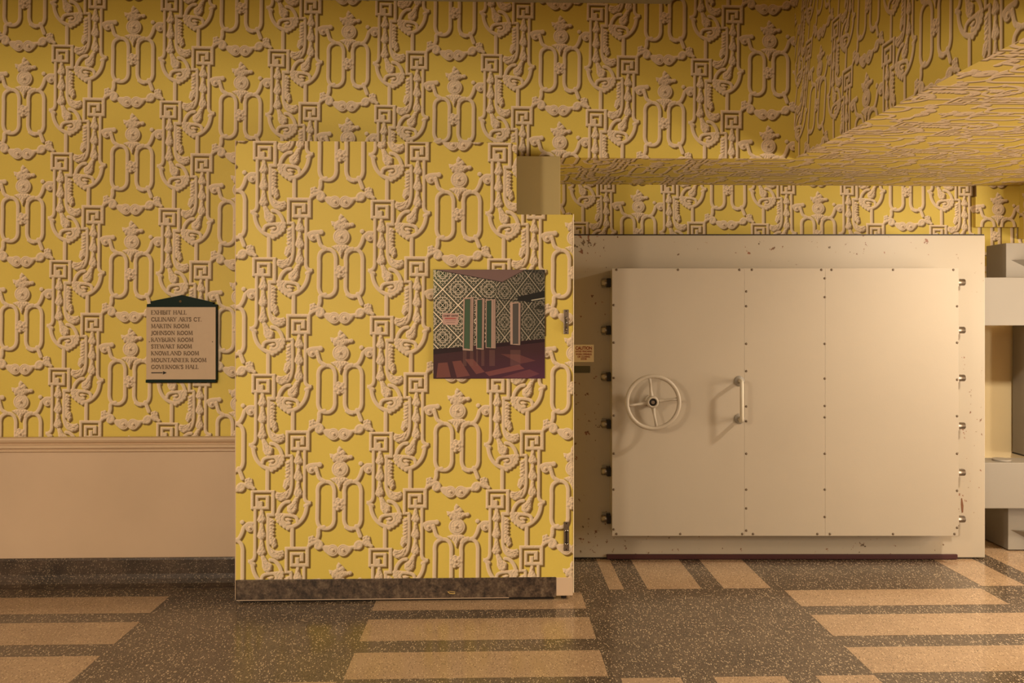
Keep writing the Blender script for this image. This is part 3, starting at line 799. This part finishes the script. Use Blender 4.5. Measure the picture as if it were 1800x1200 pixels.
    def write(s, x, y, hgt, wd, c, width):
        k = width / word_width(s)
        for ch in s:
            for poly, th in LET[ch][0]:
                for p, q in zip(poly, poly[1:]): line((x + p[0] * k, y - p[1] * hgt), (x + q[0] * k, y - q[1] * hgt), wd, c)
            x += (LET[ch][1] + .12) * k
    write('EXHIBIT CENTER', 198, 527, 13, 1.6, (.05, .02, .02), 126)
    line((212, 543), (300, 543), 4, (.36, .03, .03)); line((300, 543), (310, 543), 2, (.36, .03, .03))
    for yy, a, b in ((558, 212, 306), (577, 222, 298)): line((a, yy), (b, yy), 1.4, (.14, .06, .05))
    A[:] = A * (1 + .05 * rng.standard_normal(A.shape[:2]))[..., None]
    return np.clip(A, 0, 1)
PI_ = drawn_image('lobby_print', paint_poster())
a_ = N('lobby_print'); t_ = a_.n('ShaderNodeTexImage'); t_.image = PI_; a_.l(a_.coord('UV'), t_.inputs[0]); PRINT = a_.set(t_.outputs[0], .5, spec=.2)
tl, br = onY(761.6, 473.5, YP - .012), onY(957.8, 665, YP - .012)
poster = empty('photo_print', ((tl.x + br.x) / 2, YP - .006, br.z)); tag(poster, 'colour photograph of a green latticed lobby mounted on the yellow panel door', 'photograph')
hw, hh = (br.x - tl.x) / 2, tl.z - br.z
bm = bmesh.new(); box(bm, -hw, -.004, 0, hw, .004, hh, .0008)
build('mount_board', bm, BLACK, poster)
bm = bmesh.new(); vs = [bm.verts.new(p) for p in ((-hw + .0005, -.0046, .0005), (hw - .0005, -.0046, .0005), (hw - .0005, -.0046, hh - .0005), (-hw + .0005, -.0046, hh - .0005))]; bm.faces.new(vs)
me = bpy.data.meshes.new('print'); bm.to_mesh(me); bm.free(); o = put('print', me, poster, PRINT)
uv_map(o, lambda co, n: ((co.x + hw) / (2 * hw), co.z / hh))

# ---------------------------------------------------------------- directory sign on the left wall
def strokes_mesh(bm, s, x, z, hgt, width, y, wt, thin, serif=True):
    k = width / word_width(s)
    def bar(p, q, r, d):
        p, q = Vector(p), Vector(q); t = (q - p); n = Vector((-t.y, t.x)).normalized() * r if t.length > 1e-9 else Vector((r, 0))
        e = t.normalized() * r * .6
        vs = [bm.verts.new((v[0], d, v[1])) for v in (p - e - n, q + e - n, q + e + n, p - e + n)]
        bm.faces.new(vs)
    layer = 0
    for ch in s:
        for poly, th in LET[ch][0]:
            pts = [(x + a * k, z + b * hgt) for a, b in poly]
            for p, q in zip(pts, pts[1:]):
                bar(p, q, (wt if th else thin) / 2, y - layer * 1e-6); layer += 1
            if serif and len(poly) == 2:
                for (a, b), (a2, b2) in ((poly[0], poly[1]), (poly[1], poly[0])):
                    if b in (0, 1) and abs(b2 - b) > .5:
                        bar((x + (a - .14) * k, z + b * hgt), (x + (a + .14) * k, z + b * hgt), thin / 2, y - layer * 1e-6); layer += 1
        x += (LET[ch][1] + .12) * k
YS = YW - .028
c0, c1 = onY(257.5, 668, YS), onY(380, 539, YS)
sign = empty('directory_sign', ((c0.x + c1.x) / 2, YW - .014, c0.z)); tag(sign, 'cream directory board with green gabled top hanging on the left wall', 'sign')
so = Vector((-sign.location.x, -sign.location.y, -sign.location.z))
def sg(x, y, d=0): v = onY(x, y, YS); return Vector((v.x, YS - d, v.z)) + so
p, q = sg(257, 667), sg(379, 538.5)
bm = bmesh.new(); box(bm, p.x, YS + so.y, p.z, q.x, .013, q.z, .0015); build('board', bm, SIGNC, sign)
bm = bmesh.new()
poly = [(258.5, 539.5), (258.5, 534.5), (265.5, 533.5), (264.5, 529.5), (319.5, 518.5), (376, 531.5), (374, 534), (381, 535), (381, 539.5)]
prism(bm, poly, lambda x, y: sg(x, y, .004), lambda x, y: sg(x, y, -.022)); top = build('gable', bm, GREEN, sign)
bm = bmesh.new(); lathe(bm, [(0, .0005), (.006, .0006), (.007, 0)], sg(317.5, 529.5, .0045), seg=20)
lathe(bm, [(0, .002), (.003, .0012), (.004, 0)], sg(317.5, 529.5, .0045), seg=12); build('emblem', bm, flat('old_gold', (.12, .075, .025)), top)
p, q = sg(256.5, 672.5), sg(379.5, 667)
bm = bmesh.new(); box(bm, p.x, YS + so.y - .004, p.z, q.x, .013, q.z, .001); build('bottom_bar', bm, GREEN, sign)
p = sg(380, 668); q = sg(382, 539)
bm = bmesh.new(); box(bm, sg(379, 600).x, YS + so.y + .004, p.z, sg(380.6, 600).x, .013, q.z, .001); build('back_board', bm, GREEN, sign)
for s, yb, xe in (('EXHIBIT HALL', 552.3, 328), ('CULINARY ARTS CT.', 564.5, 354.5), ('MARTIN ROOM', 576.3, 332.5), ('JOHNSON ROOM', 588.3, 338.5), ('RAYBURN ROOM', 600.3, 339.5),
                  ('STEWART ROOM', 612, 337), ('KNOWLAND ROOM', 624, 349.5), ('MOUNTAINEER ROOM', 636, 362.5), ("GOVERNOR'S HALL", 648, 349)):
    a1, b1 = sg(266, yb, .0006), sg(xe, yb - 6.6, .0006)
    bm = bmesh.new(); strokes_mesh(bm, s, a1.x, a1.z, b1.z - a1.z, b1.x - a1.x, a1.y, .0050, .0026)
    build('lettering', bm, INK, sign)
bm = bmesh.new(); a1, b1 = sg(266, 655, .0006), sg(286, 655, .0006); a2 = sg(286.5, 652, .0006); b2 = sg(293.5, 655, .0006); c2 = sg(286.5, 658, .0006)
bm.faces.new([bm.verts.new(v) for v in ((a1.x, a1.y, a1.z - .0028), (b1.x, a1.y, a1.z - .0028), (b1.x, a1.y, a1.z + .0028), (a1.x, a1.y, a1.z + .0028))])
bm.faces.new([bm.verts.new((v.x, v.y, v.z)) for v in (a2, c2, b2)])
build('arrow', bm, BLACK, sign)
for x in (262.5, 373.5):
    bm = bmesh.new(); lathe(bm, [(0, .002), (.0022, .0014), (.0028, 0)], sg(x, 600.5, 0), seg=12); build('screw', bm, DARK, sign)
# ---------------------------------------------------------------- steel vault door (faces the viewer squarely)
DV = 5.248                           # distance of its front face
def AL(x, y, d): return ((x - 910) * d / F, EYE - (y - 560) * d / F)     # survey -> (across, up) at distance d
vx0, vz1 = AL(995, 413.5, DV); vx1, vz0 = AL(1731.5, 982, DV)
VC = (vx0 + vx1) / 2
def world(u, d): return Vector((u * CT + d * ST, -u * ST + d * CT, 0))
vault = empty('vault_door', world(VC, DV), -TH); tag(vault, 'massive grey steel vault door with handwheel, filling the recess on the right', 'vault door')
# local frame: x across from the middle, y = distance behind the front face, z up
def L(x, y, pr=0.0):                 # pr = how far it stands out from the slab
    u, z = AL(x, y, DV - pr); return u - VC, z
bm = bmesh.new(); hx = (vx1 - vx0) / 2
box(bm, -hx, 0, .012, hx, .26, vz1, .004)
slab = build('slab', bm, ENAMEL, vault)
bm = bmesh.new(); box(bm, -hx + .002, .006, vz1, hx - .002, .25, vz1 + .008); build('top_seal', bm, DARK, vault)
x0, zz = L(1066, 977); x1, _ = L(1682, 977)
bm = bmesh.new(); box(bm, x0, -.012, .004, x1, .01, .034, .004); build('bottom_seal', bm, RUBBER, vault)
bm = bmesh.new(); box(bm, -hx + .05, .03, 0, hx - .05, .2, .013); build('threshold_shoe', bm, DARK, vault)
PR = .16
ix0, iz1 = L(1076, 471.5, PR); ix1, iz0 = L(1684.5, 941.5, PR)
bm = bmesh.new(); box(bm, ix0 + .004, -PR + .006, iz0 + .004, ix1 - .004, .001, iz1 - .004, .002)
build('bolt_housing', bm, PLATE, vault)
s1, _ = L(1308.5, 700, PR); s2, _ = L(1450.5, 700, PR)
for a, b in ((ix0, s1 - .0003), (s1 + .0003, s2 - .0003), (s2 + .0003, ix1)):
    bm = bmesh.new(); box(bm, a, -PR, iz0, b, -PR + .006, iz1, .0007); build('cover_plate', bm, PLATE, vault)
# screws round the cover plates and along both seams
sm = bpy.data.meshes.new('screw')
bm = bmesh.new(); lathe(bm, [(0, .004), (.004, .0036), (.0068, .002), (.0075, 0)], (0, 0, 0), seg=12)
bmesh.ops.recalc_face_normals(bm, faces=bm.faces); bm.to_mesh(sm); bm.free(); sm.materials.append(flat('bronzed_screw', (.13, .09, .055), .4))
pts = [(1079, y) for y in (536, 602, 664, 730, 797, 860, 930)] + [(1312, y) for y in (512, 538, 604, 652, 714, 740, 797, 860, 893, 932)] + \
      [(1450, y) for y in (489, 522, 604, 665, 713, 733, 797, 860, 908)] + [(1682.5, y) for y in (538, 602, 667, 731, 797, 862, 927)] + \
      [(x, 474) for x in (1084, 1192, 1300, 1322, 1444, 1462, 1570, 1676)] + [(x, 938) for x in (1084, 1196, 1305, 1324, 1437, 1459, 1570, 1678)]
for x, y in pts:
    o = bpy.data.objects.new('screw', sm); COL.objects.link(o); o.parent = vault
    u, z = L(x, y, PR); o.location = (u, -PR, z)
# locking pins on both sides
for side, xs, ys in ((-1, 1074, (497, 580, 662, 745, 828, 911)), (1, 1686, (496, 580, 664, 748, 830, 912))):
    for y in ys:
        u = (ix0 + .003) if side < 0 else (ix1 - .003)
        _, z = L(xs, y, .045)
        bm = bmesh.new(); ln = abs(L(1057.5 if side < 0 else 1694.5, y, .045)[0] - u)
        cyl(bm, (u, -.045, z), (u + side * ln, -.045, z), .021, seg=22)
        cyl(bm, (u + side * ln, -.045, z), (u + side * (ln + .004), -.045, z), .021, .017, seg=22)
        pin = build('locking_pin', bm, STEEL, vault)
        bm = bmesh.new(); box(bm, min(u, u + side * ln * .45), -.072, z - .027, max(u, u + side * ln * .55), -.018, z + .027, .003); build('pin_collar', bm, DARK if side < 0 else PLATE, pin)
        if side > 0: continue
        bm = bmesh.new(); box(bm, min(u, u + side * (ln - .004)), -.02, z - .03, max(u, u + side * (ln - .004)), .001, z + .03, .003); build('pin_keeper', bm, GREY, pin)
# rust worn down to bare metal beside the lowest pins
for P in ([(1689.5, 876), (1691, 875), (1693.5, 888), (1693, 900), (1690.5, 901), (1689, 886)],):
    bm = bmesh.new(); prism(bm, P, lambda x, y: (L(x, y)[0], -.0012, L(x, y)[1]), lambda x, y: (L(x, y)[0], .001, L(x, y)[1]))
    build('rust_scar', bm, flat('rust', (.16, .065, .028), .8), vault)
# slot under the warning sign
a = L(1000, 655); b = L(1037, 643)
bm = bmesh.new(); box(bm, a[0], -.004, a[1], b[0], .001, b[1], .002); build('keeper_slot', bm, flat('olive_metal', (.085, .075, .04), .5), vault)
# handwheel
WP = .115
cu, cz_ = L(1148, 707, PR + WP); R = 45.8 * (DV - PR - WP) / F
hub_y = -PR - WP + .03
bm = bmesh.new(); ns, nt = 72, 16
rg = []
for i in range(ns):
    t = 2 * math.pi * i / ns
    rg.append([bm.verts.new((cu + (R + .0125 * math.cos(q)) * math.cos(t), -PR - WP + .0125 * math.sin(q), cz_ + (R + .0125 * math.cos(q)) * math.sin(t))) for q in [2 * math.pi * k / nt for k in range(nt)]])
for i in range(ns):
    for k in range(nt):
        f = bm.faces.new((rg[i][k], rg[i][(k + 1) % nt], rg[(i + 1) % ns][(k + 1) % nt], rg[(i + 1) % ns][k])); f.smooth = True
wheel = build('handwheel', bm, PLATE, vault)
bm = bmesh.new(); lathe(bm, [(.0, .0), (.024, 0), (.026, .01), (.034, .018), (.038, .03), (.034, .046), (.026, .052), (.024, .05), (.022, .044), (0, .044)], (cu, hub_y + .02, cz_), seg=32)
cyl(bm, (cu, -PR, cz_), (cu, hub_y + .02, cz_), .019, seg=24)
lathe(bm, [(.034, 0), (.034, .010), (.026, .014), (.0, .014)], (cu, -PR, cz_), seg=32)
build('hub', bm, PLATE, wheel)
bm = bmesh.new(); lathe(bm, [(.0215, 0), (.0215, .0012), (0, .0012)], (cu, hub_y + .02 - .044, cz_), seg=24); nut = build('hub_recess', bm, DARK, wheel)
bm = bmesh.new(); cyl(bm, (cu, hub_y + .02 - .044, cz_), (cu, hub_y + .02 - .052, cz_), .011, seg=6); build('hub_nut', bm, STEEL, wheel)
for k in range(4):
    t = math.radians(98 + 90 * k); dx, dz = math.cos(t), math.sin(t)
    bm = bmesh.new()
    P = [(cu + dx * r, y_, cz_ + dz * r) for r, y_ in ((.026, hub_y - .004), (.045, hub_y - .004), (.075, hub_y - .010), (.11, hub_y - .022), (R - .003, -PR - WP))]
    tube(bm, P, [.015, .0115, .0085, .0078, .0095], 12)
    build('spoke', bm, PLATE, wheel)
# pull handle
hp = .10
u0, z0 = L(1304, 741, PR + hp); u1, z1 = L(1304, 669, PR + hp)
bm = bmesh.new()
ub = L(1296, 700, PR)[0]
zf0, zf1 = L(1296, 737, PR)[1], L(1296, 668, PR)[1]
tube(bm, [(ub + .012, -PR, zf1 - .005), (u0, -PR - hp + .02, z1 - .002), (u0, -PR - hp + .004, z1 - .006), (u0, -PR - hp, z1 - .02), (u0, -PR - hp, z0 + .02), (u0, -PR - hp + .004, z0 + .006), (u0, -PR - hp + .02, z0 + .002), (ub + .012, -PR, zf0 + .005)], .0115, 16)
hd = build('pull_handle', bm, HANDLE, vault)
for z_ in (zf0, zf1):
    bm = bmesh.new(); lathe(bm, [(.031, 0), (.031, .004), (.027, .008), (.014, .010), (.013, .02)], (ub + .012, -PR, z_ + (.005 if z_ == zf0 else -.005)), seg=28); build('escutcheon', bm, GREY, hd)

# ---------------------------------------------------------------- warning sign stuck on the slab
a = L(1000, 636); b = L(1044, 605.5); a2 = L(1007.5, 636)
csn = empty('caution_sign', world(VC, DV), -TH); tag(csn, 'small cream caution notice in red letters at left edge of vault door', 'sign')
cxm = a2[0]; csn.location = world(VC + cxm, DV) + Vector((0, 0, a[1])); zc0 = a[1]
bm = bmesh.new(); box(bm, 0, -.0035, 0, b[0] - cxm, -.0006, b[1] - zc0, .0006); build('plate', bm, WHITEP, csn)
wd_ = b[0] - cxm
def text_mesh(name, s, size, x, z, parent, mat, y, width=None):
    c = bpy.data.curves.new(name, 'FONT'); c.body = s; c.align_x = 'CENTER'; c.size = size; c.offset = size * .035
    t = bpy.data.objects.new('tmp', c); COL.objects.link(t); bpy.context.view_layer.update()
    me = bpy.data.meshes.new_from_object(t.evaluated_get(bpy.context.evaluated_depsgraph_get())); bpy.data.objects.remove(t)
    xs = [v.co.x for v in me.vertices]; k = (width / (max(xs) - min(xs))) if width else 1
    for v in me.vertices: v.co = Vector((x + v.co.x * k, y, z + v.co.y))
    me.materials.clear(); return put(name, me, parent, mat)
for s, yb, size, width in (('CAUTION', 614.2, .028, 29), ('AVOID PINCHING', 619.0, .0155, 29.5), ('WHEN OPENING', 623.8, .0155, 28.5), ('OR CLOSING', 628.2, .0155, 22), ('DOOR', 632.2, .0155, 10.5)):
    u, z = L(1026, yb)
    text_mesh('lettering', s, size, u - cxm, z - zc0, csn, RED, -.0042, width * DV / F)

# ---------------------------------------------------------------- hinges of the vault door
def prism_local(bm, P, d0, d1):      # polygon (across, up), from distance d0 back to d1, relative to root at (hx_, hd_)
    prism(bm, P, lambda u, z: (u, d0, z), lambda u, z: (u, d1, z))
HU, HD = 3.36, 5.44
for up in (True, False):
    r = empty('vault_hinge', world(HU, HD), -TH)
    tag(r, 'upper grey steel hinge of the vault door, under the lintel' if up else 'lower grey steel hinge of the vault door, standing by the floor', 'hinge', 'vault door hinges')
    def Q(x, y, d): u, z = AL(x, y, d); return u - HU, z
    # arm that reaches onto the door
    d0 = 5.30
    x0, z1 = Q(1700, 487.5 if up else 813, d0); x1, z0 = Q(1900, 572 if up else 893.5, d0)
    xd = Q(1733.5, 500, 5.262)[0] + .004
    bm = bmesh.new(); box(bm, xd, d0 - HD, z0, x1, d0 - HD + (.19 if not up else .24), z1, .004)
    arm = build('hinge_arm', bm, GREY, r)
    # bracket
    x0, zt = Q(1768.5 if up else 1772, 427 if up else 893.5, HD); _, zb_ = Q(1768, 487 if up else 966, HD)
    if up: zb_ = z1 + .002
    else: zt = z0 - .002
    bm = bmesh.new(); box(bm, x0, 0, max(zb_, .001), x0 + .55, YB - HD - .13 if up else .34, zt, .003)
    br = build('bracket', bm, GREY, r)
    # wedge shaped gusset: a flat top that comes forward, a sloping underside
    a_, b_ = Q(1777, 457, HD) if up else Q(1776, 931, HD)
    u1_, z1_ = Q(1900, 457, HD) if up else Q(1900, 935, HD)
    u2_, z2_ = Q(1900, 516, HD) if up else Q(1845, 968, HD)
    bm = bmesh.new(); vv = [bm.verts.new(p) for p in ((a_, .001, b_), (u1_, -.24, z1_), (u1_, .001, z1_), (u2_, .001, max(z2_, .002)))]
    for f in ((0, 1, 2), (0, 3, 1), (1, 3, 2), (0, 2, 3)): bm.faces.new([vv[i] for i in f])
    build('gusset', bm, GREY, r)
    # pad between arm and bracket
    zc1 = z1 if up else z0
    u_, _ = Q(1752, 500, 5.4)
    bm = bmesh.new(); cyl(bm, (u_ + .02, -.06, z1 - .002), (u_ + .02, -.06, z1 + .012), .055, seg=28) if not up else cyl(bm, (u_ + .04, -.03, z1 - .003), (u_ + .04, -.03, z1 + .004), .05, seg=28)
    build('hinge_washer', bm, GREY, r)
PD = 5.56
ux, _ = AL(1779, 700, 5.87); _, zlo = AL(1781, 796, 5.87); _, zhi = AL(1781, 572, 5.87)
post = empty('hinge_post', world(ux + .15, PD), -TH); tag(post, 'grey steel post between upper and lower vault hinges at right edge', 'post')
post.location.z = zlo; dp = .305
bm = bmesh.new(); box(bm, -.15, 0, .008, .25, dp, zhi - zlo, .002); build('post_body', bm, GREY, post)
bm = bmesh.new(); box(bm, -.154, -.004, 0, .254, dp, .008, .001); build('foot_plate', bm, DARK, post)
bm = bmesh.new(); box(bm, -.154, -.004, zhi - zlo, .254, dp, zhi - zlo + .012, .002); build('cap_plate', bm, DARK, post)
